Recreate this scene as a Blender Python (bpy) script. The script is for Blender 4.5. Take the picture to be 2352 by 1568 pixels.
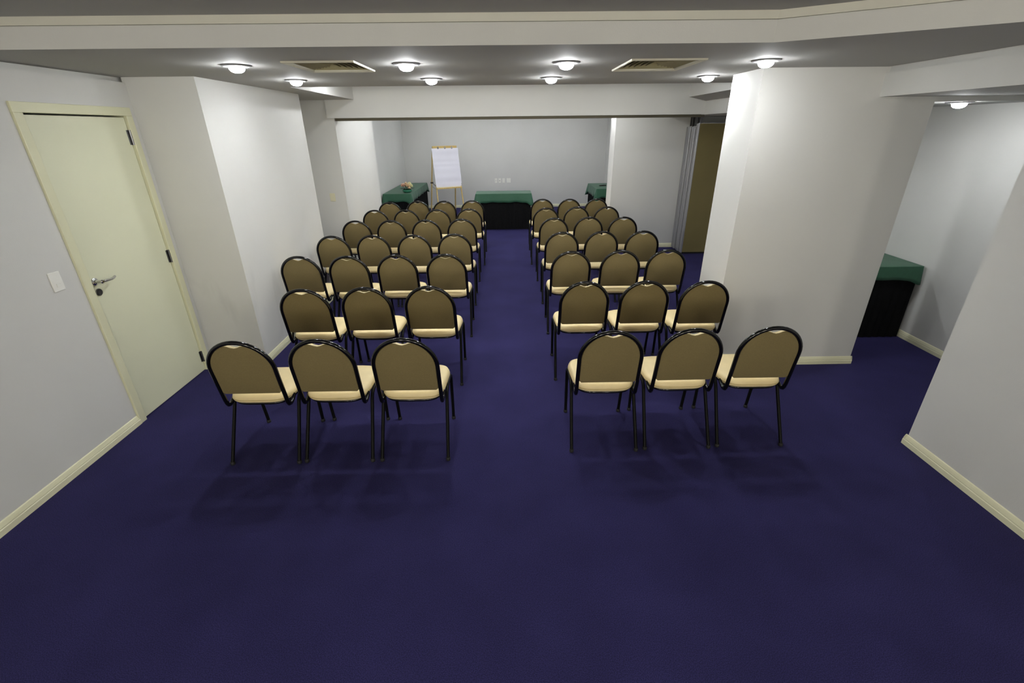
import bpy, bmesh, math, random
from mathutils import Vector, Matrix
random.seed(7)
scn = bpy.context.scene
for o in list(bpy.data.objects): bpy.data.objects.remove(o)
C = scn.collection
PI = math.pi

# ------------------------------------------------------------------ camera
cam_d = bpy.data.cameras.new('camera'); cam = bpy.data.objects.new('camera', cam_d); C.objects.link(cam)
cam_d.sensor_width = 36.0; cam_d.lens = 1060.05 / 2352 * 36.0; cam_d.clip_start = 0.05
pit, yaw, rol = math.radians(24.7245), math.radians(-0.57448), math.radians(0.6432)
fw = Vector((0, math.cos(pit), -math.sin(pit))); rt = Vector((1, 0, 0)); dn = Vector((0, -math.sin(pit), -math.cos(pit)))
r2 = rt * math.cos(rol) + dn * math.sin(rol); d2 = -rt * math.sin(rol) + dn * math.cos(rol)
Z = Matrix.Rotation(yaw, 3, 'Z'); r2, d2, fw = Z @ r2, Z @ d2, Z @ fw
M = Matrix.Identity(4)
for i in range(3):
    M[i][0], M[i][1], M[i][2] = r2[i], -d2[i], -fw[i]
M[2][3] = 2.0
cam.matrix_world = M
scn.camera = cam

# ------------------------------------------------------------------ world, exposure
w = bpy.data.worlds.new('world'); scn.world = w; w.use_nodes = True
w.node_tree.nodes['Background'].inputs[0].default_value = (0.5, 0.55, 0.6, 1)
w.node_tree.nodes['Background'].inputs[1].default_value = 0.0
vs = scn.view_settings
vs.view_transform = 'Standard'; vs.look = 'None'; vs.gamma = 1.0; vs.use_curve_mapping = False
vs.exposure = 0.0
LAMP = 430.0          # radiance of each ceiling lamp's glass dome
FILL_RADIANCE = 62.0        # radiance of the warm fill lamps added on the wall behind the viewer

# ------------------------------------------------------------------ materials
def srgb(r, g, b):
    f = lambda c: (c / 255 / 12.92) if c / 255 <= 0.04045 else ((c / 255 + 0.055) / 1.055) ** 2.4
    return (f(r), f(g), f(b), 1)
def mat(name, col, rough=0.6, metal=0.0, var=0.0, vscale=4.0, bump=0.0, bscale=60.0, spec=0.5, coat=0.0, detail=4.0, sheen=0.0, stretch=None):
    m = bpy.data.materials.new(name); m.use_nodes = True
    nt = m.node_tree; b = nt.nodes['Principled BSDF']
    b.inputs['Base Color'].default_value = col; b.inputs['Roughness'].default_value = rough
    b.inputs['Metallic'].default_value = metal; b.inputs['Specular IOR Level'].default_value = spec
    if coat: b.inputs['Coat Weight'].default_value = coat; b.inputs['Coat Roughness'].default_value = 0.08
    if sheen: b.inputs['Sheen Weight'].default_value = sheen
    tc = nt.nodes.new('ShaderNodeTexCoord'); src = tc.outputs['Object']
    if stretch:
        mp = nt.nodes.new('ShaderNodeMapping'); mp.inputs['Scale'].default_value = stretch
        nt.links.new(src, mp.inputs['Vector']); src = mp.outputs['Vector']
    if var:
        n = nt.nodes.new('ShaderNodeTexNoise'); n.inputs['Scale'].default_value = vscale; n.inputs['Detail'].default_value = detail
        nt.links.new(src, n.inputs['Vector'])
        r = nt.nodes.new('ShaderNodeValToRGB')
        lo = [max(0, c * (1 - var)) for c in col[:3]] + [1]; hi = [min(1, c * (1 + var)) for c in col[:3]] + [1]
        r.color_ramp.elements[0].position = 0.3; r.color_ramp.elements[1].position = 0.7
        r.color_ramp.elements[0].color = lo; r.color_ramp.elements[1].color = hi
        nt.links.new(n.outputs['Fac'], r.inputs['Fac']); nt.links.new(r.outputs['Color'], b.inputs['Base Color'])
    if bump:
        n2 = nt.nodes.new('ShaderNodeTexNoise'); n2.inputs['Scale'].default_value = bscale; n2.inputs['Detail'].default_value = 3
        nt.links.new(src, n2.inputs['Vector'])
        bp = nt.nodes.new('ShaderNodeBump'); bp.inputs['Strength'].default_value = bump; bp.inputs['Distance'].default_value = 0.004
        nt.links.new(n2.outputs['Fac'], bp.inputs['Height']); nt.links.new(bp.outputs['Normal'], b.inputs['Normal'])
    return m
def emit(name, col, s, reflector=True):
    m = bpy.data.materials.new(name); m.use_nodes = True; nt = m.node_tree
    nt.nodes.remove(nt.nodes['Principled BSDF'])
    e = nt.nodes.new('ShaderNodeEmission'); e.inputs[0].default_value = col; e.inputs[1].default_value = s
    if not reflector:
        nt.links.new(e.outputs[0], nt.nodes['Material Output'].inputs[0]); return m
    # a reflector lamp: the dome's bottom is far brighter than its frosted sides
    g = nt.nodes.new('ShaderNodeNewGeometry'); sp = nt.nodes.new('ShaderNodeSeparateXYZ'); nt.links.new(g.outputs['Normal'], sp.inputs[0])
    mr = nt.nodes.new('ShaderNodeMapRange'); mr.interpolation_type = 'SMOOTHSTEP'
    for k, v in ((1, -0.15), (2, -1.0), (3, s * 0.06), (4, s)): mr.inputs[k].default_value = v
    nt.links.new(sp.outputs[2], mr.inputs[0]); nt.links.new(mr.outputs[0], e.inputs[1])
    nt.links.new(e.outputs[0], nt.nodes['Material Output'].inputs[0]); return m
def carpet_mat():
    m = mat('carpet', srgb(50, 47, 90), 0.95, var=0.12, vscale=2.2, bump=0.6, bscale=420, spec=0.1, detail=8)
    nt = m.node_tree; b = nt.nodes['Principled BSDF']
    base = b.inputs['Base Color'].links[0].from_socket
    tc = nt.nodes['Texture Coordinate']
    n = nt.nodes.new('ShaderNodeTexNoise'); n.inputs['Scale'].default_value = 260; n.inputs['Detail'].default_value = 3
    nt.links.new(tc.outputs['Object'], n.inputs['Vector'])
    r = nt.nodes.new('ShaderNodeValToRGB')
    r.color_ramp.elements[0].position = 0.35; r.color_ramp.elements[0].color = (0.55, 0.55, 0.55, 1)
    r.color_ramp.elements[1].position = 0.68; r.color_ramp.elements[1].color = (1.35, 1.35, 1.35, 1)
    nt.links.new(n.outputs['Fac'], r.inputs['Fac'])
    mx = nt.nodes.new('ShaderNodeMix'); mx.data_type = 'RGBA'; mx.blend_type = 'MULTIPLY'; mx.inputs[0].default_value = 1
    nt.links.new(base, mx.inputs[6]); nt.links.new(r.outputs['Color'], mx.inputs[7])
    nt.links.new(mx.outputs[2], b.inputs['Base Color'])
    return m
MT = dict(
    wall=mat('wall_paint', srgb(207, 207, 204), 0.62, var=0.02, vscale=1.5, bump=0.12, bscale=180, spec=0.3),
    ceil_shaded=mat('ceiling_paint_shaded', srgb(170, 170, 167), 0.8, var=0.015, vscale=1.2, bump=0.06, bscale=150, spec=0.2),  # darker than the walls: shade of the unlit undersides put into the colour
    carpet=carpet_mat(),
    door=mat('door_paint', srgb(216, 217, 190), 0.42, var=0.02, vscale=2, bump=0.05, bscale=90),
    frame=mat('frame_paint', srgb(214, 213, 182), 0.42, var=0.02, vscale=3, bump=0.05, bscale=90),
    base=mat('baseboard_paint', srgb(226, 224, 192), 0.38, var=0.03, vscale=4, bump=0.05, bscale=90),
    chrome=mat('chrome', (0.62, 0.62, 0.63, 1), 0.12, metal=1.0),
    steel=mat('brushed_steel', (0.20, 0.20, 0.21, 1), 0.3, metal=1.0),
    black=mat('black_enamel', (0.003, 0.003, 0.0035, 1), 0.11, spec=0.5),
    leg=mat('black_leg_enamel', (0.004, 0.004, 0.0038, 1), 0.5, spec=0.12),
    rubber=mat('black_rubber', (0.012, 0.012, 0.012, 1), 0.7),
    seat=mat('beige_vinyl', srgb(230, 211, 162), 0.42, var=0.04, vscale=14, bump=0.15, bscale=220, spec=0.45),
    seam=mat('beige_piping', srgb(190, 168, 112), 0.45),
    back=mat('tan_fabric', srgb(120, 107, 74), 0.85, var=0.08, vscale=180, bump=0.3, bscale=500, spec=0.15),
    cloth=mat('green_tablecloth', srgb(46, 90, 68), 0.55, var=0.06, vscale=30, bump=0.1, bscale=250, spec=0.35, sheen=0.08),
    skirt=mat('black_skirt', (0.006, 0.006, 0.0065, 1), 0.85, spec=0.1, var=0.2, vscale=20),
    wood=mat('golden_wood', srgb(214, 186, 116), 0.45, var=0.15, vscale=16, stretch=(6, 6, 1), bump=0.05),
    board=mat('table_board', srgb(120, 92, 60), 0.5, var=0.15, vscale=10),
    paper=mat('paper', srgb(238, 238, 250), 0.8, var=0.01, vscale=4),
    plate=mat('white_plastic', srgb(232, 232, 226), 0.35, spec=0.5),
    plate2=mat('ivory_plastic', srgb(216, 212, 184), 0.4),
    hole=mat('dark_slot', (0.02, 0.02, 0.02, 1), 0.7),
    rim=mat('lamp_rim', (0.30, 0.30, 0.31, 1), 0.45, metal=0.5),
    can=mat('lamp_can', (0.5, 0.5, 0.5, 1), 0.6),
    bulb=emit('lamp_glow', (0.965, 0.985, 1.0, 1), LAMP),
    shade=emit('warm_fill_glow', (1.0, 0.95, 0.82, 1), FILL_RADIANCE, False),
    vent=mat('vent_metal', srgb(198, 195, 178), 0.5, var=0.03, vscale=10),
    slat=mat('vent_slat', srgb(150, 143, 110), 0.55, var=0.04, vscale=10),
    band=mat('fascia_band', srgb(207, 205, 193), 0.6, var=0.03, vscale=3),
    ventdark=mat('vent_duct', (0.02, 0.02, 0.018, 1), 0.8),
    olive=mat('olive_panel', srgb(128, 116, 74), 0.7, var=0.06, vscale=2.5, bump=0.1, bscale=200),
    alu=mat('aluminium', (0.55, 0.55, 0.57, 1), 0.42, metal=0.85),
    track=mat('track_metal', srgb(92, 87, 72), 0.5, metal=0.3),
    glaze=mat('green_glaze', srgb(48, 120, 92), 0.12, spec=0.6, coat=0.5, var=0.15, vscale=20),
    peach=mat('peach_petal', srgb(246, 218, 186), 0.6, var=0.2, vscale=30),
    pink=mat('dusty_pink_petal', srgb(238, 200, 180), 0.6, var=0.25, vscale=30),
    cream=mat('cream_petal', srgb(248, 242, 206), 0.6, var=0.12, vscale=30),
    leaf=mat('dark_leaf', srgb(34, 66, 30), 0.5, var=0.3, vscale=30),
)

def scuffed(src):
    m = src.copy(); m.name = 'wall_paint_scuffed'; nt = m.node_tree; b = nt.nodes['Principled BSDF']
    base = b.inputs['Base Color'].links[0].from_socket; tc = nt.nodes['Texture Coordinate']
    mp = nt.nodes.new('ShaderNodeMapping'); mp.inputs['Scale'].default_value = (5, 5, 1.6); nt.links.new(tc.outputs['Object'], mp.inputs['Vector'])
    n = nt.nodes.new('ShaderNodeTexNoise'); n.inputs['Scale'].default_value = 1.3; n.inputs['Detail'].default_value = 3; nt.links.new(mp.outputs['Vector'], n.inputs['Vector'])
    r = nt.nodes.new('ShaderNodeMapRange'); nt.links.new(n.outputs['Fac'], r.inputs[0]); r.inputs[1].default_value = .55; r.inputs[2].default_value = .75
    sp = nt.nodes.new('ShaderNodeSeparateXYZ'); nt.links.new(tc.outputs['Object'], sp.inputs[0])
    z1 = nt.nodes.new('ShaderNodeMapRange'); z1.interpolation_type = 'SMOOTHSTEP'; nt.links.new(sp.outputs[2], z1.inputs[0])
    for k, v in ((1, .95), (2, .75), (3, 0), (4, .15)): z1.inputs[k].default_value = v
    mu = nt.nodes.new('ShaderNodeMath'); mu.operation = 'MULTIPLY'; nt.links.new(r.outputs[0], mu.inputs[0]); nt.links.new(z1.outputs[0], mu.inputs[1])
    mx = nt.nodes.new('ShaderNodeMix'); mx.data_type = 'RGBA'; nt.links.new(mu.outputs[0], mx.inputs[0]); nt.links.new(base, mx.inputs[6]); mx.inputs[7].default_value = (.2, .2, .21, 1)
    nt.links.new(mx.outputs[2], b.inputs['Base Color']); return m
MT['scuffed'] = scuffed(MT['wall'])

# ------------------------------------------------------------------ mesh helpers
def add_box(bm, x0, x1, y0, y1, z0, z1, bev=0.0):
    v = [bm.verts.new((x, y, z)) for z in (z0, z1) for y in (y0, y1) for x in (x0, x1)]
    fs = [bm.faces.new([v[i] for i in q]) for q in ((0, 2, 3, 1), (4, 5, 7, 6), (0, 1, 5, 4), (2, 6, 7, 3), (0, 4, 6, 2), (1, 3, 7, 5))]
    if bev:
        es = list({e for f in fs for e in f.edges})
        bmesh.ops.bevel(bm, geom=es, offset=bev, segments=2, profile=0.5, affect='EDGES')
def add_prism(bm, pts, z0, z1):
    n = len(pts)
    a = [bm.verts.new((p[0], p[1], z0)) for p in pts]; b = [bm.verts.new((p[0], p[1], z1)) for p in pts]
    bm.faces.new(list(reversed(a))); bm.faces.new(b)
    for i in range(n): bm.faces.new((a[i], a[(i + 1) % n], b[(i + 1) % n], b[i]))
def add_tube(bm, path, r, seg=10, caps=True):
    P = [Vector(p) for p in path]; rings = []
    t0 = (P[1] - P[0]).normalized(); up = Vector((0, 0, 1)) if abs(t0.z) < 0.9 else Vector((1, 0, 0))
    nrm = (up - t0 * up.dot(t0)).normalized(); tp = t0
    for i, p in enumerate(P):
        t = (P[min(i + 1, len(P) - 1)] - P[max(i - 1, 0)]).normalized()
        nrm = (nrm - t * nrm.dot(t)).normalized(); bn = t.cross(nrm)
        rr = r[i] if isinstance(r, (list, tuple)) else r
        rings.append([bm.verts.new(p + (nrm * math.cos(2 * PI * k / seg) + bn * math.sin(2 * PI * k / seg)) * rr) for k in range(seg)])
    for a, b in zip(rings, rings[1:]):
        for k in range(seg): bm.faces.new((a[k], a[(k + 1) % seg], b[(k + 1) % seg], b[k]))
    if caps: bm.faces.new(list(reversed(rings[0]))); bm.faces.new(rings[-1])
def add_rings(bm, rings, cap0=True, cap1=True, closed=True):
    R = [[bm.verts.new(p) for p in r] for r in rings]; n = len(R[0])
    for a, b in zip(R, R[1:]):
        for k in range(n if closed else n - 1): bm.faces.new((a[k], a[(k + 1) % n], b[(k + 1) % n], b[k]))
    if cap0: bm.faces.new(list(reversed(R[0])))
    if cap1: bm.faces.new(R[-1])
def add_lathe(bm, prof, cx=0, cy=0, seg=24, cap0=False, cap1=False):
    add_rings(bm, [[(cx + r * math.cos(2 * PI * k / seg), cy + r * math.sin(2 * PI * k / seg), z) for k in range(seg)] for r, z in prof], cap0, cap1)
def mesh(name, bm, m, smooth=False, angle=None):
    bmesh.ops.recalc_face_normals(bm, faces=bm.faces[:])
    me = bpy.data.meshes.new(name); bm.to_mesh(me); bm.free()
    me.materials.append(MT[m] if isinstance(m, str) else m)
    if smooth:
        me.polygons.foreach_set('use_smooth', [True] * len(me.polygons))
        if angle: me.set_sharp_from_angle(angle=math.radians(angle))
    return me
def obj(name, bm, m, parent=None, smooth=False, angle=None, loc=None):
    o = bpy.data.objects.new(name, mesh(name, bm, m, smooth, angle)); C.objects.link(o)
    if parent: o.parent = parent
    if loc: o.location = loc
    return o
def inst(name, me, parent=None, loc=(0, 0, 0), rot=(0, 0, 0)):
    o = bpy.data.objects.new(name, me); C.objects.link(o); o.parent = parent; o.location = loc; o.rotation_euler = rot
    return o
def tag(o, label, cat, group=None):
    o['label'] = label; o['category'] = cat
    if group: o['group'] = group
    return o
def thing(name, label, cat, loc=(0, 0, 0), rz=0, group=None):
    o = bpy.data.objects.new(name, None); C.objects.link(o); o.location = loc; o.rotation_euler = (0, 0, rz); o.empty_display_size = 0.1
    return tag(o, label, cat, group)
def struct(name, bm, m, label=None, cat=None, smooth=False, angle=None):
    o = obj(name, bm, m, None, smooth, angle); o['kind'] = 'structure'
    if label: o['label'] = label; o['category'] = cat
    return o
def boxes(*bs, bev=0.0):
    bm = bmesh.new()
    for b in bs: add_box(bm, *b, bev=bev)
    return bm
def empty_part(name, parent, loc=(0, 0, 0)):
    o = bpy.data.objects.new(name, None); C.objects.link(o); o.parent = parent; o.location = loc; return o

# ------------------------------------------------------------------ the room
struct('floor', boxes((-3.1, 4.5, -3.2, 13.7, -0.1, 0.0)), 'carpet', 'dark navy blue carpet covering the whole room floor', 'floor')
XL = -2.80
struct('wall_left', boxes((XL - .2, XL, -3.2, 2.965, 0, 2.34), (XL - .2, XL, 3.885, 7.1, 0, 2.34), (XL - .2, XL, 2.965, 3.885, 2.165, 2.34), (XL - .2, XL - .05, -3.2, 7.1, 2.34, 2.7), (XL - .26, XL - .2, 2.9, 3.95, 0, 2.3)), 'wall', 'pale grey left wall holding the cream door', 'wall')
struct('wall_left_pilaster', boxes((XL - .02, -2.285, 3.94, 5.84, 0, 2.55)), 'scuffed', 'brightly lit boxed pilaster beyond the cream door', 'wall')
struct('wall_left_far_pilaster', boxes((XL - .1, -2.32, 7.02, 8.97, 0, 2.7)), 'wall', 'boxed wall pier with ivory light switch at partition opening', 'wall')
struct('wall_left_rear', boxes((-2.91, -2.71, 8.9, 13.6, 0, 2.7)), 'wall', 'left wall of the rear section behind the flower table', 'wall')
struct('wall_back', boxes((-2.9, 2.95, 13.4, 13.6, 0, 2.7)), 'wall', 'plain grey far wall behind the head table', 'wall')
struct('wall_right_rear', boxes((2.72, 2.92, 8.7, 13.5, 0, 2.7)), 'wall', 'right wall of the rear section', 'wall')
struct('wall_right_stub', boxes((1.843, 4.4, 8.4, 8.78, 0, 2.7)), 'wall', 'grey stub wall right of the rear chairs with bright white end', 'wall')
struct('wall_right_column', boxes((1.846, 3.15, 3.755, 4.236, 0, 2.55)), 'wall', 'broad grey column between the chairs and the side alcove', 'wall')
struct('wall_right_near', boxes((2.73, 2.93, -3.2, 2.56, 0, 2.7), (2.93, 4.25, 2.36, 2.56, 0, 2.7)), 'wall', 'pale grey right wall nearest the viewer', 'wall')
struct('wall_right_alcove', boxes((4.07, 4.3, 2.5, 8.5, 0, 2.4)), 'wall', 'side wall of the right alcove', 'wall')
struct('wall_behind', boxes((-3.0, 2.95, -3.4, -3.2, 0, 2.7)), 'wall', 'wall behind the viewer', 'wall')

# ceiling: dropped panel round a shallow tray, raised recess before the partition header, low side zone
CZ = 2.375
VENTS = [(-1.31, -.88, 3.16, 3.67), (.77, 1.232, 3.21, 3.785)]
def slab_with_holes(bm, x0, x1, y0, y1, z0, z1, holes, inset=.022):
    H = [(a + inset, b - inset, c + inset, d - inset) for a, b, c, d in holes]
    xs = sorted({x0, x1} | {h[0] for h in H} | {h[1] for h in H}); ys = sorted({y0, y1} | {h[2] for h in H} | {h[3] for h in H})
    for a, b in zip(xs, xs[1:]):
        for c, d in zip(ys, ys[1:]):
            if any(h[0] - 1e-6 <= a and b <= h[1] + 1e-6 and h[2] - 1e-6 <= c and d <= h[3] + 1e-6 for h in H): continue
            add_box(bm, a, b, c, d, z0, z1)
bm = bmesh.new()
add_box(bm, XL - .06, -2.49, -3.2, 2.674, CZ, 2.467)
slab_with_holes(bm, XL - .06, 2.74, 2.674, 4.95, CZ, 2.467, VENTS)
add_prism(bm, [(1.338, 2.674), (2.74, 1.869), (2.74, 2.674)], CZ, 2.467)
add_box(bm, XL - .06, -2.0, 4.95, 7.0, CZ, 2.467)
# upper band of the fascia, set back a little
add_box(bm, XL - .06, -2.50, -3.2, 2.684, 2.467, 2.72)
slab_with_holes(bm, XL - .06, 2.74, 2.684, 4.95, 2.467, 2.72, [])
add_prism(bm, [(1.341, 2.684), (2.74, 1.880), (2.74, 2.684)], 2.467, 2.72)
add_box(bm, XL - .06, -2.0, 4.95, 7.0, 2.467, 2.72)
def fascia_paint(o):                 # upright fascias carry the wall paint, undersides a grey with their dimness mixed in
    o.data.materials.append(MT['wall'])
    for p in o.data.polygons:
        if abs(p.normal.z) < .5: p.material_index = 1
fascia_paint(struct('ceiling', bm, 'ceil_shaded', 'white dropped ceiling panel carrying the round lamps', 'ceiling'))
bm = boxes((-2.51, -2.484, -3.2, 2.70, 2.472, 2.512), (-2.50, 1.34, 2.668, 2.70, 2.472, 2.512))
add_prism(bm, [(1.336, 2.668), (2.74, 1.862), (2.74, 1.90), (1.345, 2.70)], 2.472, 2.512)
struct('trim_3', bm, 'band', 'cream moulding strip along the top of the ceiling tray fascia', 'moulding')
struct('ceiling_tray', boxes((-2.52, 2.74, -3.2, 2.70, 2.508, 2.7)), 'ceil_shaded', 'shadowed raised ceiling tray above the viewer', 'ceiling')
struct('ceiling_recess', boxes((-2.02, 2.5, 4.9, 7.0, 2.6, 2.72)), 'ceil_shaded', 'raised ceiling slot in front of the partition header', 'ceiling')
struct('ceiling_rear', boxes((-2.9, 2.95, 7.2, 13.5, 2.5, 2.62)), 'ceil_shaded', 'ceiling of the rear section', 'ceiling')
bm = bmesh.new()                      # bulkhead with a sloping underside between recess and low side zone
add_rings(bm, [[(2.48, y, CZ - .01), (2.72, y, 2.315), (2.72, y, 2.72), (2.48, y, 2.72)] for y in (4.95, 7.0)])
fascia_paint(struct('ceiling_bulkhead', bm, 'ceil_shaded', 'sloping bulkhead at the right of the raised ceiling slot', 'ceiling'))
bm = boxes((2.73, 4.3, 2.5, 3.765, 2.184, 2.337), (2.755, 4.3, 2.5, 3.765, 2.337, 2.5), (2.715, 4.3, 3.76, 8.6, 2.15, 2.7))
fascia_paint(struct('ceiling_alcove', bm, 'ceil_shaded', 'low ceiling and stepped fascia over the right alcove', 'ceiling'))
struct('trim_1', boxes((-2.39, 2.715, 6.95, 7.22, 2.155, 2.72)), 'wall', 'deep grey header beam spanning above the partition opening', 'beam')
struct('trim_2', boxes((-2.33, 2.76, 7.05, 7.13, 2.122, 2.155)), 'track', 'thin partition track under the header beam', 'track')

# baseboards: moulded profile swept along straight runs
BP = [(0, 0), (.017, 0), (.017, .034), (.014, .038), (.0145, .044), (.010, .058), (.006, .068), (0, .072)]
def baseboard(name, runs, label):
    bm = bmesh.new()
    for (x0, y0), (x1, y1), (nx, ny) in runs:
        add_rings(bm, [[(x + nx * d, y + ny * d, z) for d, z in BP] for x, y in ((x0, y0), (x1, y1))])
    o = struct(name, bm, 'base', label, 'baseboard'); return o
baseboard('baseboard_left', [((XL, -3.2), (XL, 2.965), (1, 0)), ((XL, 3.885), (XL, 3.94), (1, 0))], 'cream moulded baseboard along the left wall')
baseboard('baseboard_left_pilaster', [((XL, 3.94), (-2.27, 3.94), (0, -1)), ((-2.285, 3.925), (-2.285, 5.85), (1, 0))], 'cream baseboard round the left pilaster')
baseboard('baseboard_left_far', [((XL, 7.02), (-2.305, 7.02), (0, -1)), ((-2.32, 7.0), (-2.32, 8.98), (1, 0)), ((-2.71, 8.97), (-2.71, 13.4), (1, 0))], 'cream baseboard round the far left pier')
baseboard('baseboard_back', [((-2.71, 13.4), (2.72, 13.4), (0, -1))], 'cream baseboard along the far wall')
baseboard('baseboard_right_stub', [((1.828, 8.4), (4.1, 8.4), (0, -1)), ((1.843, 8.385), (1.843, 8.78), (-1, 0)), ((2.72, 8.78), (2.72, 13.4), (-1, 0))], 'cream baseboard on the right stub wall')
baseboard('baseboard_right_column', [((1.832, 3.755), (3.163, 3.755), (0, -1)), ((1.846, 3.74), (1.846, 4.25), (-1, 0)), ((3.15, 3.742), (3.15, 4.236), (1, 0))], 'cream baseboard along the broad column')
baseboard('baseboard_right', [((2.73, -3.2), (2.73, 2.574), (-1, 0)), ((2.716, 2.56), (4.07, 2.56), (0, 1))], 'cream moulded baseboard along the near right wall')
baseboard('baseboard_right_alcove', [((4.07, 2.56), (4.07, 8.4), (-1, 0))], 'cream baseboard at the foot of the alcove wall')

# ------------------------------------------------------------------ door
d = thing('door_1', 'closed plain cream door with chrome lever in the left wall', 'door', (XL, 3.425, 0)); d['kind'] = 'structure'
bm = bmesh.new()
add_box(bm, -.10, .016, -.465, -.405, 0, 2.115, bev=.003); add_box(bm, -.10, .016, .40, .46, 0, 2.115, bev=.003); add_box(bm, -.10, .016, -.465, .46, 2.115, 2.172, bev=.003)
obj('door_frame', bm, 'frame', d)
obj('door_leaf', boxes((-.05, -.006, -.402, .397, .008, 2.105), bev=.002), 'door', d)
h = empty_part('door_handle', d, (-.006, -.362, 1.085))
bm = bmesh.new(); add_rings(bm, [[(x, r * math.cos(a), r * math.sin(a)) for a in [2 * PI * k / 20 for k in range(20)]] for x, r in ((0, .026), (.006, .026), (.010, .022), (.012, .012), (.044, .011), (.056, .013), (.062, .008))])
obj('handle_rose', bm, 'chrome', h, True, 40)
bm = bmesh.new(); add_tube(bm, [(.05, 0, 0), (.052, .02, -.001), (.053, .05, -.004), (.052, .08, -.006), (.049, .105, -.004), (.044, .125, .001)], [.0095, .0095, .009, .009, .009, .008], 12)
obj('lever', bm, 'chrome', h, True, 60)
lk = empty_part('lock', d, (-.006, -.360, 1.010))
bm = bmesh.new(); add_rings(bm, [[(x, r * math.cos(a), r * math.sin(a)) for a in [2 * PI * k / 20 for k in range(20)]] for x, r in ((0, .025), (.006, .025), (.008, .023))])
obj('lock_rose', bm, 'steel', lk, True, 40)
bm = bmesh.new(); add_rings(bm, [[(x, r * math.cos(a), r * math.sin(a)) for a in [2 * PI * k / 16 for k in range(16)]] for x, r in ((.008, .020), (.011, .019))])
obj('lock_face', bm, 'hole', lk)
for z in (1.97, 1.07, .14):
    bm = bmesh.new(); add_tube(bm, [(.004, 0, -.052), (.004, 0, .052)], .0075, 10)
    add_box(bm, -.008, -.003, -.022, .0, -.05, .05); 
    for q in (-.017, .017): add_tube(bm, [(.004, 0, q - .003), (.004, 0, q + .003)], .0088, 10)
    obj('hinge', bm, 'steel', d, loc=(0, .399, z))

# ------------------------------------------------------------------ lamps
bm = bmesh.new(); add_lathe(bm, [(.086, 0), (.087, -.004), (.078, -.009), (.064, -.010), (.058, -.008), (.056, 0)], seg=28)
rim_me = mesh('rim', bm, 'rim', True, 50)
bm = bmesh.new(); add_lathe(bm, [(.048, -.001), (.048, -.010), (.045, -.022), (.037, -.033), (.023, -.040), (.008, -.0425)], seg=20, cap0=True, cap1=True)
bulb_me = mesh('glass_dome', bm, 'bulb', True, 60)
def lamp(x, y, z, label, group):
    t = thing('ceiling_lamp', label, 'ceiling lamp', (x, y, z), 0, group)
    inst('rim', rim_me, t); inst('glass_dome', bulb_me, t)
    return t
LX = [-1.655, -.605, .392, 1.645]
wn = ['leftmost', 'second from left', 'third from left', 'rightmost']
for i, x in enumerate(LX):
    lamp(x, 3.335, CZ, 'lit round ceiling lamp, %s of the nearer row of four' % wn[i], 'round lamps in the dropped ceiling')
for i, x in enumerate([-1.675, -.585, .385, 1.662]):
    lamp(x, 4.285, CZ, 'lit round ceiling lamp, %s of the farther row of four' % wn[i], 'round lamps in the dropped ceiling')
lamp(3.45, 3.88, 2.15, 'lit round lamp in the low ceiling of the right alcove', 'round lamps in the low side ceiling')
for i, x in enumerate(LX):
    lamp(x, 5.75, 2.6, 'round lamp up in the raised slot before the header beam, %s' % wn[i], 'round lamps in the raised slot')
def fill_sconce(x, label):  # invented lamp, added to light the fascia and chair backs from behind
    t = thing('added_wall_lamp', label, 'wall lamp', (x, -3.2, 1.85), 0, 'added warm fill lamps behind the viewer')
    obj('back_plate', boxes((-.10, .10, 0, .025, -.09, .09), bev=.004), 'vent', t)
    bm = bmesh.new(); n = 14
    rings = []
    for z, r in ((-.17, .03), (-.165, .10), (-.13, .17), (-.06, .21), (.04, .225), (.14, .22), (.17, .215)):
        rings.append([(r * math.cos(PI * k / n), .028 + .75 * r * math.sin(PI * k / n), z) for k in range(n + 1)])
    add_rings(bm, rings, True, True, closed=False); obj('fill_glass', bm, 'shade', t, True, 60)
for x, nm in ((-2.0, 'leftmost of four'), (-.67, 'second from left of four'), (.67, 'third from left of four'), (2.0, 'rightmost of four')):
    fill_sconce(x, 'added warm fill lamp on the wall behind the viewer, ' + nm)
for y, rn in ((7.75, 'nearest'), (8.62, 'second'), (10.4, 'third'), (12.3, 'farthest')):
    for i, x in enumerate(LX):
        lamp(x, y, 2.5, 'round lamp in the rear section ceiling, %s row, %s' % (rn, wn[i]), 'round lamps in the rear section')

# ------------------------------------------------------------------ air vents
def vent(x0, x1, y0, y1, label):
    cx, cy, hx, hy = (x0 + x1) / 2, (y0 + y1) / 2, (x1 - x0) / 2, (y1 - y0) / 2
    t = thing('ceiling_vent', label, 'air vent', (cx, cy, CZ), 0, 'square air vents in the dropped ceiling')
    obj('duct', boxes((-hx + .024, hx - .024, -hy + .024, hy - .024, .075, .088)), 'ventdark', t)
    for s in (-1, 1):
        for ax in (0, 1):
            L, off = (hy, hx) if ax == 0 else (hx, hy)
            def run(prof, name, m):          # mitred profile along one side
                bm = bmesh.new(); rings = []
                for e in (-1, 1):
                    r = []
                    for dd, z in prof:
                        u = s * (off - dd); v = e * max(.0, L - dd)
                        r.append((u, v, z) if ax == 0 else (v, u, z))
                    rings.append(r)
                add_rings(bm, rings); obj(name, bm, m, t)
            run([(0, -.0005), (.002, -.010), (.007, -.012), (.024, -.005), (.026, .04), (.0235, .04), (.0225, -.0005)], 'frame_side', 'vent')
            m = min(hx, hy) - .03
            for k in range(6):
                a = .030 + k * m / 6.3
                run([(a, .002), (a + .0015, .0005), (a + .026, .032), (a + .0245, .0335)], 'slat', 'slat')
vent(*VENTS[0], 'cream square air vent in the ceiling left of the aisle')
vent(*VENTS[1], 'cream square air vent in the ceiling right of the aisle')

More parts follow.
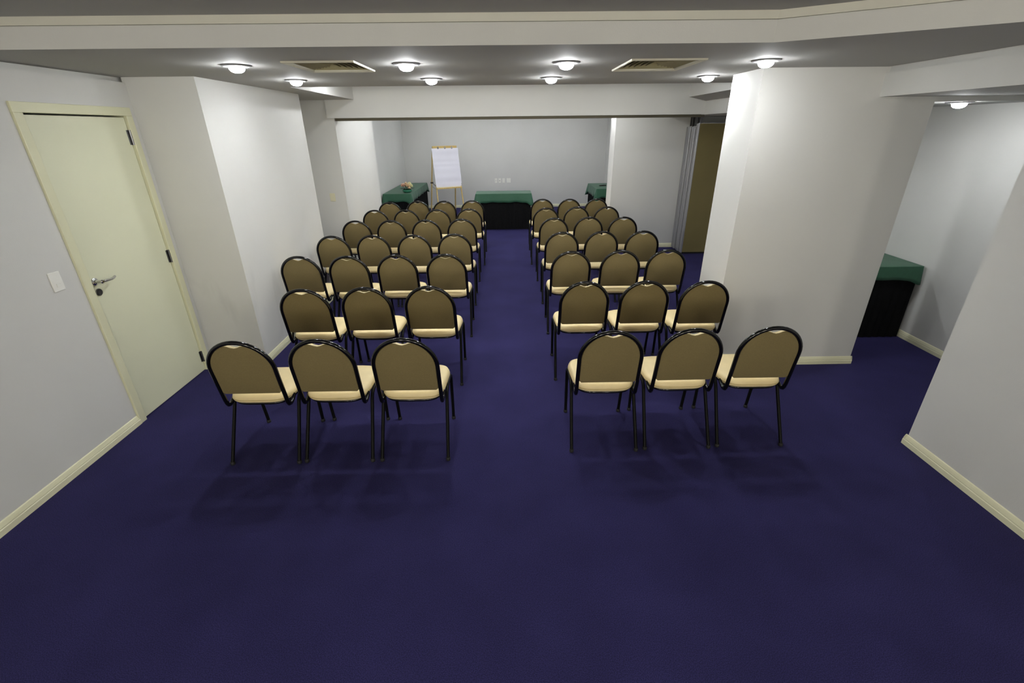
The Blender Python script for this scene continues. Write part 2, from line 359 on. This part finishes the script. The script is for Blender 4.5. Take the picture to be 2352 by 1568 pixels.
# ------------------------------------------------------------------ switches and sockets
def plate(name, loc, nrm, wd, ht, label, m, cat, slots):
    rz = math.atan2(nrm[0], -nrm[1])
    t = thing(name, label, cat, loc, rz)
    obj('plate', boxes((-wd / 2, wd / 2, -.008, 0, -ht / 2, ht / 2), bev=.002), m, t)
    for (a, b, c2, dd, mm, nm) in slots:
        obj(nm, boxes((a - c2 / 2, a + c2 / 2, -.0125, -.007, b - dd / 2, b + dd / 2), bev=.001), mm, t)
plate('light_switch', (XL, 2.80, 1.168), (1, 0), .076, .118, 'white light switch plate on the wall beside the cream door', 'plate', 'light switch', [(0, -.022, .026, .02, 'plate', 'rocker')])
plate('light_switch', (-2.515, 7.02, 1.122), (0, -1), .075, .113, 'ivory light switch plate on the far left wall pier', 'plate2', 'light switch', [(0, -.02, .024, .006, 'plate2', 'rocker')])
OUT = [(-.257, .068, 'leftmost of the four', 'hole', (0, 0, .018, .006)), (-.152, .068, 'second of the four, with a dark hole', 'hole', (0, -.005, .016, .016)), (-.047, .07, 'third of the four, narrow and blank', 'plate', (0, 0, .03, .05)), (.092, .112, 'rightmost of the four, the widest', 'plate', (0, 0, .06, .06))]
for x, wd, lb, mm, (a, b, c2, dd) in OUT:
    plate('wall_socket', (x, 13.4, .712), (0, -1), wd, .118, 'white socket plate on the far wall, ' + lb, 'plate', 'wall socket', [(a, b, c2, dd, mm, 'socket_face')])

# ------------------------------------------------------------------ chairs
def arc(c, r, a0, a1, n, f):
    return [f(c[0] + r * math.cos(a0 + (a1 - a0) * k / n), c[1] + r * math.sin(a0 + (a1 - a0) * k / n)) for k in range(n + 1)]
lean = lambda z: .09 * (1 - (z - .40) / .495)
HW, ZC = .1945, .6880
def chair_meshes():
    ms = {}
    # arched back tube with forward hooks at the bottom
    half = [(HW, .185, .428), (HW, .165, .412), (HW, .14, .400), (HW, .118, .396), (HW, .100, .402), (HW, .090, .418), (HW, lean(.45), .45), (HW, lean(.55), .55), (HW, lean(.65), .65)]
    top = [(HW * math.cos(a), lean(ZC + HW * math.sin(a)), ZC + HW * math.sin(a)) for a in [PI * k / 22 for k in range(23)]]
    path = half + top + [(-x, y, z) for x, y, z in reversed(half)]
    bm = bmesh.new(); add_tube(bm, path, .0130, 12); ms['back_frame'] = mesh('back_frame', bm, 'black', True, 60)
    # backrest pad with hand-hold notch
    def outline(inset, dz=0):
        R = .182 - inset; pts = []
        zb = .502 + inset
        for k in range(31):
            a = PI * k / 30; x = R * math.cos(a); z = ZC + R * math.sin(a)
            n = max(0, 1 - abs(x) / .064); n = n * n * (3 - 2 * n)
            pts.append((x, z - .026 * n))
        return [(R, zb + .012), (R, .58)] + pts + [(-R, .58), (-R, zb + .012), (-R + .012, zb), (0, zb), (R - .012, zb)]
    tilt = math.atan2(.09, .495)
    def ring(inset, off): return [(x, lean(z) + off * math.cos(tilt), z + off * math.sin(tilt)) for x, z in outline(inset)]
    bm = bmesh.new(); add_rings(bm, [ring(.006, -.003), ring(.001, 0), ring(.001, .012), ring(.006, .022), ring(.02, .030), ring(.05, .034)])
    ms['backrest'] = mesh('backrest', bm, 'seat', True, 50)
    bm = bmesh.new(); add_rings(bm, [ring(.0005, -.002), ring(.001, -.0055), ring(.005, -.0075)])
    ms['back_panel'] = mesh('back_panel', bm, 'back', True, 40)
    # seat cushion
    def so(inset, z, crown=0):
        pts = []
        for k in range(40):
            a = 2 * PI * k / 40; ca, sa = math.cos(a), math.sin(a); p = 2 / 4.2
            u = math.copysign(abs(ca) ** p, ca); v = math.copysign(abs(sa) ** p, sa)
            hw = (.207 + .012 * v) - inset; hd = .207 - inset
            pts.append((u * hw, .297 + v * hd, z))
        return pts
    bm = bmesh.new(); add_rings(bm, [so(.03, .412), so(.006, .414), so(0, .424), so(-.001, .436), so(0, .446), so(.006, .460), so(.022, .469), so(.07, .474), so(.14, .476)])
    ms['seat'] = mesh('seat', bm, 'seat', True, 60)
    bm = bmesh.new(); pr = so(-.001, .434); add_tube(bm, pr + pr[:2], .0026, 6, caps=False); ms['piping'] = mesh('piping', bm, 'seam', True)
    # seat frame under cushion: rectangular ring of tube + cross bars
    fr = so(.020, .403); bm = bmesh.new(); add_tube(bm, fr + fr[:2], .010, 8, caps=False)
    add_tube(bm, [(-.19, .19, .405), (.19, .19, .405)], .008, 8); add_tube(bm, [(-.195, .40, .405), (.195, .40, .405)], .008, 8)
    ms['seat_frame'] = mesh('seat_frame', bm, 'black', True, 60)
    # legs
    for s in (1, -1):
        X = .217 * s
        def lp(pts): return [Vector((x * s, y, z)) for x, y, z in pts]
        rear = lp([(.219, .002, .016), (.2165, .085, .17), (.2135, .165, .32), (.2125, .186, .362), (.212, .200, .384), (.2115, .220, .402), (.211, .25, .413), (.2108, .29, .417), (.2105, .34, .418)])
        front = lp([(.204, .487, .016), (.2065, .476, .14), (.209, .464, .27), (.2105, .455, .355), (.2105, .449, .383), (.2105, .436, .402), (.2105, .414, .413), (.2105, .38, .417), (.2105, .335, .418)])
        for nm, pp in (('rear', rear), ('front', front)):
            bm = bmesh.new(); add_tube(bm, pp, .0112, 10); ms[(nm, s)] = mesh('leg', bm, 'leg', True, 60)
            f = pp[0]; bm = bmesh.new()
            add_lathe(bm, [(.0125, 0.0), (.0145, .003), (.0145, .020), (.0125, .023)], f.x, f.y, 12, True, True)
            ms[('cap', nm, s)] = mesh('foot_cap', bm, 'rubber', True, 40)
    return ms
CM = chair_meshes()
def chair(x, y, rz, label, group):
    t = thing('banquet_chair', label, 'chair', (x, y, 0), rz, group)
    st = inst('seat', CM['seat'], t); inst('piping', CM['piping'], st)
    b = inst('backrest', CM['backrest'], t); inst('back_panel', CM['back_panel'], b)
    inst('back_frame', CM['back_frame'], t); inst('seat_frame', CM['seat_frame'], t)
    for nm in ('rear', 'front'):
        for s in (-1, 1):
            l = inst('leg', CM[(nm, s)], t); inst('foot_cap', CM[('cap', nm, s)], l)
LEFT = [[(-1.612, 2.464), (-1.128, 2.474), (-.627, 2.472)], [(-1.600, 3.430), (-1.120, 3.453), (-.620, 3.462)],
        [(-2.048, 4.470), (-1.567, 4.455), (-1.092, 4.476), (-.602, 4.478)], [(-2.040, 5.411), (-1.572, 5.428), (-1.087, 5.412), (-.613, 5.440)],
        [(-2.05, 6.396), (-1.574, 6.400), (-1.095, 6.398), (-.612, 6.436)], [(-2.019, 7.298), (-1.539, 7.287), (-1.058, 7.275), (-.573, 7.318)],
        [(-1.985, 8.140), (-1.522, 8.240), (-1.061, 8.205), (-.580, 8.225)]]
RIGHT = [[(.641, 2.533), (1.143, 2.548), (1.646, 2.561)], [(.631, 3.520), (1.119, 3.516), (1.600, 3.494)], [(.651, 4.521), (1.152, 4.532), (1.622, 4.539)],
         [(.664, 5.460), (1.142, 5.480), (1.628, 5.472)], [(.661, 6.416), (1.147, 6.460), (1.620, 6.430)], [(.625, 7.305), (1.110, 7.365), (1.580, 7.352)],
         [(.640, 8.290), (1.108, 8.257), (1.577, 8.238)]]
RN = ['nearest row', 'second nearest row', 'third nearest row', 'middle row', 'third farthest row', 'second farthest row', 'farthest row']
for side, rows in (('left', LEFT), ('right', RIGHT)):
    for ri, row in enumerate(rows):
        n = len(row)
        order = list(reversed(range(n))) if side == 'left' else list(range(n))      # index from the aisle
        for k, i in enumerate(order):
            pos = 'beside the aisle' if k == 0 else ('second from the aisle' if k == 1 else ('third from the aisle' if k == 2 else 'fourth from the aisle'))
            chair(row[i][0], row[i][1], math.radians(random.uniform(-.8, .8)), 'beige arched-back chair %s of the aisle, %s, %s' % (side, RN[ri], pos), 'beige banquet chairs in rows')

# ------------------------------------------------------------------ tables with skirts and cloths
def rect_perim(hx, hy, per, rc=.02):
    pts = []
    for (cx, cy, a0) in ((hx - rc, hy - rc, 0), (-hx + rc, hy - rc, PI / 2), (-hx + rc, -hy + rc, PI), (hx - rc, -hy + rc, 1.5 * PI)):
        for k in range(5):
            a = a0 + PI / 2 * k / 4; pts.append((cx + rc * math.cos(a), cy + rc * math.sin(a), math.cos(a), math.sin(a)))
    out = []
    for i, p in enumerate(pts):
        q = pts[(i + 1) % len(pts)]; L = math.hypot(q[0] - p[0], q[1] - p[1]); n = max(1, int(L / per))
        for k in range(n):
            f = k / n; nx, ny = p[2] + (q[2] - p[2]) * f, p[3] + (q[3] - p[3]) * f; l = math.hypot(nx, ny)
            out.append((p[0] + (q[0] - p[0]) * f, p[1] + (q[1] - p[1]) * f, nx / l, ny / l))
    return out
def table(x0, x1, y0, y1, drop, tl, cl, seed, z=.75, fl=1.0):
    rnd = random.Random(seed)
    cx, cy, hx, hy = (x0 + x1) / 2, (y0 + y1) / 2, (x1 - x0) / 2, (y1 - y0) / 2
    t = thing('skirted_table', tl, 'table', (cx, cy, 0), 0, 'black skirted tables')
    zt = z - .006
    obj('table_top', boxes((-hx + .012, hx - .012, -hy + .012, hy - .012, zt - .03, zt), bev=.003), 'board', t)
    for sx in (-1, 1):
        for sy in (-1, 1):
            bm = bmesh.new(); add_tube(bm, [(sx * (hx - .09), sy * (hy - .09), 0), (sx * (hx - .09), sy * (hy - .09), zt - .03)], .016, 10); obj('leg', bm, 'leg', t, True, 60)
    P = rect_perim(hx - .004, hy - .004, .014); rings = []
    ph = rnd.uniform(0, 6)
    for f in (0, .08, .3, .6, 1):
        r = []; s = 0
        for i, (x, y, nx, ny) in enumerate(P):
            s += .014
            o = (.0065 * math.sin(s * 2 * PI / .075 + ph + .8 * math.sin(s * 3)) * (.35 + .65 * f)) * (0.3 + 0.7 * (f > 0)) - .008
            r.append((x + nx * o, y + ny * o, zt - .004 - f * (zt - .008)))
        rings.append(r)
    bm = bmesh.new(); add_rings(bm, rings, False, False); obj('skirt', bm, 'skirt', t, True)
    # cloth
    P = rect_perim(hx, hy, .02, .012); rings = []
    p1, p2 = rnd.uniform(0, 6), rnd.uniform(0, 6)
    def dist_c(x, y): return min(math.hypot(abs(x) - hx, abs(y) - hy), 9)
    for f in (0, .03, .1, .25, .5, .75, 1.0):
        r = []
        for (x, y, nx, ny) in P:
            c = math.exp(-(dist_c(x, y) / .075) ** 2)
            w1 = math.sin((x + y) * 15 + p1) * .5 + math.sin((x - y) * 24 + p2) * .5
            dr = drop * (1 + .42 * c + .05 * w1)
            o = .004 + f * (.018 + .010 * w1 + .045 * c) * fl
            zz = 0 if f == 0 else dr * f
            r.append((x + nx * o, y + ny * o, z + .001 - zz - (.0 if f == 0 else .001)))
        rings.append(r)
    inn = [(x * .97, y * .97, z + .0025 + .0012 * math.sin(x * 31 + p1) * math.sin(y * 27)) for x, y, _, _ in P]
    bm = bmesh.new(); add_rings(bm, [inn] + [[(a - cx * 0, b, c) for a, b, c in r] for r in rings], True, False)
    o = obj('tablecloth', bm, 'cloth', None, True, 55, (cx, cy, 0))
    sm = o.modifiers.new('thickness', 'SOLIDIFY'); sm.thickness = .0015; sm.offset = 1
    tag(o, cl, 'tablecloth', 'green tablecloths')
table(-.635, .547, 10.21, 10.73, .175, 'black skirted head table in front of the far wall', 'bright green cloth on the head table at the aisle end', 1)
table(-2.64, -2.035, 10.38, 12.65, .16, 'black skirted table along the left wall behind the chairs', 'dark green cloth under the flower bowl', 2, fl=.7)
table(2.058, 2.66, 10.87, 12.04, .19, 'black skirted table half hidden behind the right stub wall', 'dark green cloth on the table behind the white wall end', 3)
table(2.95, 4.04, 4.30, 4.92, .13, 'black skirted table standing in the right alcove', 'dark green cloth on the alcove table', 4, fl=.35)

# remote control on the right-hand table
t = thing('remote_control', 'small black remote lying on the half hidden right table', 'remote control', (2.30, 11.42, .7535), math.radians(-62))
obj('case', boxes((-.022, .022, -.09, .09, 0, .02), bev=.005), 'rubber', t)
for i in range(4):
    for j in range(2): obj('button', boxes((-.012 + j * .014, -.002 + j * .014, -.06 + i * .026, -.048 + i * .026, .0195, .022)), 'leg', t)

# ------------------------------------------------------------------ flower bowl
t = thing('flower_bowl', 'green glazed bowl of peach and cream flowers on the left table', 'flower arrangement', (-2.155, 10.62, .756))
bm = bmesh.new(); add_lathe(bm, [(.055, 0), (.075, .004), (.100, .022), (.108, .040), (.102, .056), (.088, .066), (.080, .068), (.084, .062), (.096, .045), (.08, .02), (.03, .014)], seg=28, cap0=True, cap1=True)
obj('bowl', bm, 'glaze', t, True, 60)
rnd = random.Random(5)
def bloom(c, R, m, n=22):
    bm = bmesh.new()
    for k in range(n):
        lay = k / n; a = k * 2.399 + rnd.uniform(-.2, .2); el = .15 + 1.25 * (1 - lay)
        rr = R * (.95 - .35 * lay * 0)
        dirv = Vector((math.cos(a) * math.sin(el + .2), math.sin(a) * math.sin(el + .2), math.cos(el + .2)))
        side = Vector((-math.sin(a), math.cos(a), 0)); up = dirv.cross(side).normalized() * -1
        rows = []
        for v in range(4):
            f = v / 3; wid = R * .55 * math.sin(PI * (.18 + .7 * f)) ; cur = .35 * R * math.sin(f * 2.2)
            base = dirv * (rr * (.15 + .85 * f)) + up * (cur * (.5 - lay))
            rows.append([base + side * (wid * u) + dirv * (-.18 * R * u * u) for u in (-1, -.4, .4, 1)])
        V = [[bm.verts.new(Vector(c) + p) for p in r] for r in rows]
        for r0, r1 in zip(V, V[1:]):
            for q in range(3): bm.faces.new((r0[q], r0[q + 1], r1[q + 1], r1[q]))
    return obj('bloom', bm, m, t, True)
bloom((-.075, -.03, .135), .070, 'pink'); bloom((.035, -.05, .135), .068, 'peach'); bloom((.085, .0, .125), .066, 'cream'); bloom((.055, .04, .165), .058, 'cream'); bloom((-.03, .06, .16), .058, 'peach'); bloom((.06, -.075, .095), .05, 'peach', 14)
def leaf(base, dirv, L, W):
    bm = bmesh.new(); dv = Vector(dirv).normalized(); sd = dv.cross(Vector((0, 0, 1))).normalized(); V = []
    for k in range(6):
        f = k / 5; wd = W * math.sin(PI * (.06 + .9 * f)); p = Vector(base) + dv * (L * f) + Vector((0, 0, -.35 * L * f * f))
        V.append([bm.verts.new(p - sd * wd), bm.verts.new(p + Vector((0, 0, -.15 * W))), bm.verts.new(p + sd * wd)])
    for a, b in zip(V, V[1:]):
        for q in range(2): bm.faces.new((a[q], a[q + 1], b[q + 1], b[q]))
    obj('leaf', bm, 'leaf', t, True)
for k in range(10):
    a = 2 * PI * k / 10 + .3; leaf((.05 * math.cos(a), .05 * math.sin(a), .07), (math.cos(a), math.sin(a), .55), .12, .03)
for k in range(4):
    a = 2 * PI * k / 4 + .9; leaf((.02 * math.cos(a), .02 * math.sin(a), .10), (.45 * math.cos(a), .45 * math.sin(a), 1), .11, .022)

# ------------------------------------------------------------------ flip chart easel
ea = math.radians(26)
E0 = (-1.43, 11.80, 0)
t = thing('flipchart_easel', 'golden wooden flip chart easel beside the left table', 'easel', E0, ea)
FY = lambda z: -.30 * (1 - z / 1.64)          # front frame plane
for s in (-1, 1):
    bm = bmesh.new(); z0, z1 = 0, 1.64
    x0, x1 = s * .335, s * .275
    add_rings(bm, [[(x + a, FY(z) + b, z) for a, b in ((-.012, -.010), (.012, -.010), (.012, .010), (-.012, .010))] for x, z in ((x0, 0), (x1, 1.64))])
    obj('leg', bm, 'wood', t)
    bm = bmesh.new()
    add_rings(bm, [[(x + a, y + b, z) for a, b in ((-.012, -.010), (.012, -.010), (.012, .010), (-.012, .010))] for x, y, z in ((s * .325, .38, 0), (s * .285, .03, 1.56))])
    obj('leg', bm, 'wood', t)
    bm = bmesh.new(); add_tube(bm, [(s * .275, FY(.78) + .01, .76), (s * .285, -.02, .70), (s * .30, .20, .74)], .004, 6); obj('chain', bm, 'steel', t)
    bm = bmesh.new(); add_tube(bm, [(s * .33, .195, .83), (s * .27, .195, .83)], .018, 10); add_tube(bm, [(s * .30, .195, .83), (s * .30, FY(.8), .77)], .006, 6); obj('knob', bm, 'rubber', t, True, 50)
obj('top_bar', boxes((-.30, .30, -.036, -.012, 1.60, 1.655), bev=.003), 'wood', t)
for x in (-.17, 0, .17):
    obj('clip', boxes((x - .018, x + .018, -.05, -.034, 1.588, 1.635), bev=.002), 'chrome', t)
bm = bmesh.new()
def fp(x, z, off): return (x, FY(z) - off, z)
add_rings(bm, [[fp(x, z, -.010) for x, z in ((-.30, .745), (.30, .745), (.30, 1.62), (-.30, 1.62))], [fp(x, z, .014) for x, z in ((-.30, .745), (.30, .745), (.30, 1.62), (-.30, 1.62))]])
obj('board', bm, 'plate', t)
obj('tray', boxes((-.315, .315, FY(.73) - .06, FY(.73) + .012, .715, .742), bev=.003), 'wood', t)
p = thing('paper_pad', 'pad of white creased flip chart paper on the wooden easel', 'paper pad', E0, ea)
rows = 26
def sheet(z0, z1, off, hw, crease, nm):
    bm = bmesh.new(); A = []; B = []
    for k in range(rows + 1):
        z = z1 + (z0 - z1) * k / rows
        o = off + crease * (math.sin(k * .95) * .5 + math.sin(k * .37 + 1) * .6 + (1.2 if k in (11, 12) else 0))
        A.append([bm.verts.new(fp(x, z, o)) for x in (-hw, 0, hw)]); B.append([bm.verts.new(fp(x, z, o - .002)) for x in (-hw, 0, hw)])
    for L in (A, B):
        for a, b in zip(L, L[1:]):
            for q in range(2): bm.faces.new((a[q], a[q + 1], b[q + 1], b[q]))
    for k in range(rows):
        for q in (0, 2): bm.faces.new((A[k][q], A[k + 1][q], B[k + 1][q], B[k][q]))
    for L in (0, rows):
        for q in range(2): bm.faces.new((A[L][q], A[L][q + 1], B[L][q + 1], B[L][q]))
    obj(nm, bm, 'paper', p, True, 40)
sheet(.765, 1.605, .020, .318, 0, 'pad_sheets')
sheet(.822, 1.605, .034, .326, .007, 'top_sheet')

# ------------------------------------------------------------------ folded partition panels
names = ['olive partition panel facing the chairs, nearest of the folded stack', 'aluminium-edged partition panel, second in the folded stack', 'aluminium-edged partition panel, third in the folded stack', 'aluminium-edged partition panel, fourth in the folded stack', 'aluminium-edged partition panel, farthest in the folded stack by the wall']
for k in range(5):
    y0 = 7.872 + k * .104; zt = 2.045 if k == 0 else 2.0
    t = thing('partition_panel', names[k], 'partition panel', (3.02 + (0, -.012, .004, -.008, .0)[k], y0, 0), 0, 'folded partition panels')
    obj('panel_face', boxes((.02, 1.02, .004, .074, .03, zt)), 'olive', t)
    bm = bmesh.new()
    add_box(bm, 0, .02, .0, .078, .02, zt, bev=.003)
    for q in (.016, .039, .062): add_box(bm, -.009, 0, q - .006, q + .006, .02, zt)
    obj('edge_profile', bm, 'alu', t)
    obj('top_rail', boxes((.02, 1.02, .0, .078, zt, zt + .01)), 'alu', t)
    obj('bottom_seal', boxes((.03, 1.0, .02, .055, .0, .03)), 'rubber', t)
    bm = bmesh.new()
    for hx in (.05, .96): add_box(bm, hx - .02, hx + .02, .026, .052, zt + .01, 2.15)
    obj('hanger', bm, 'steel', t)
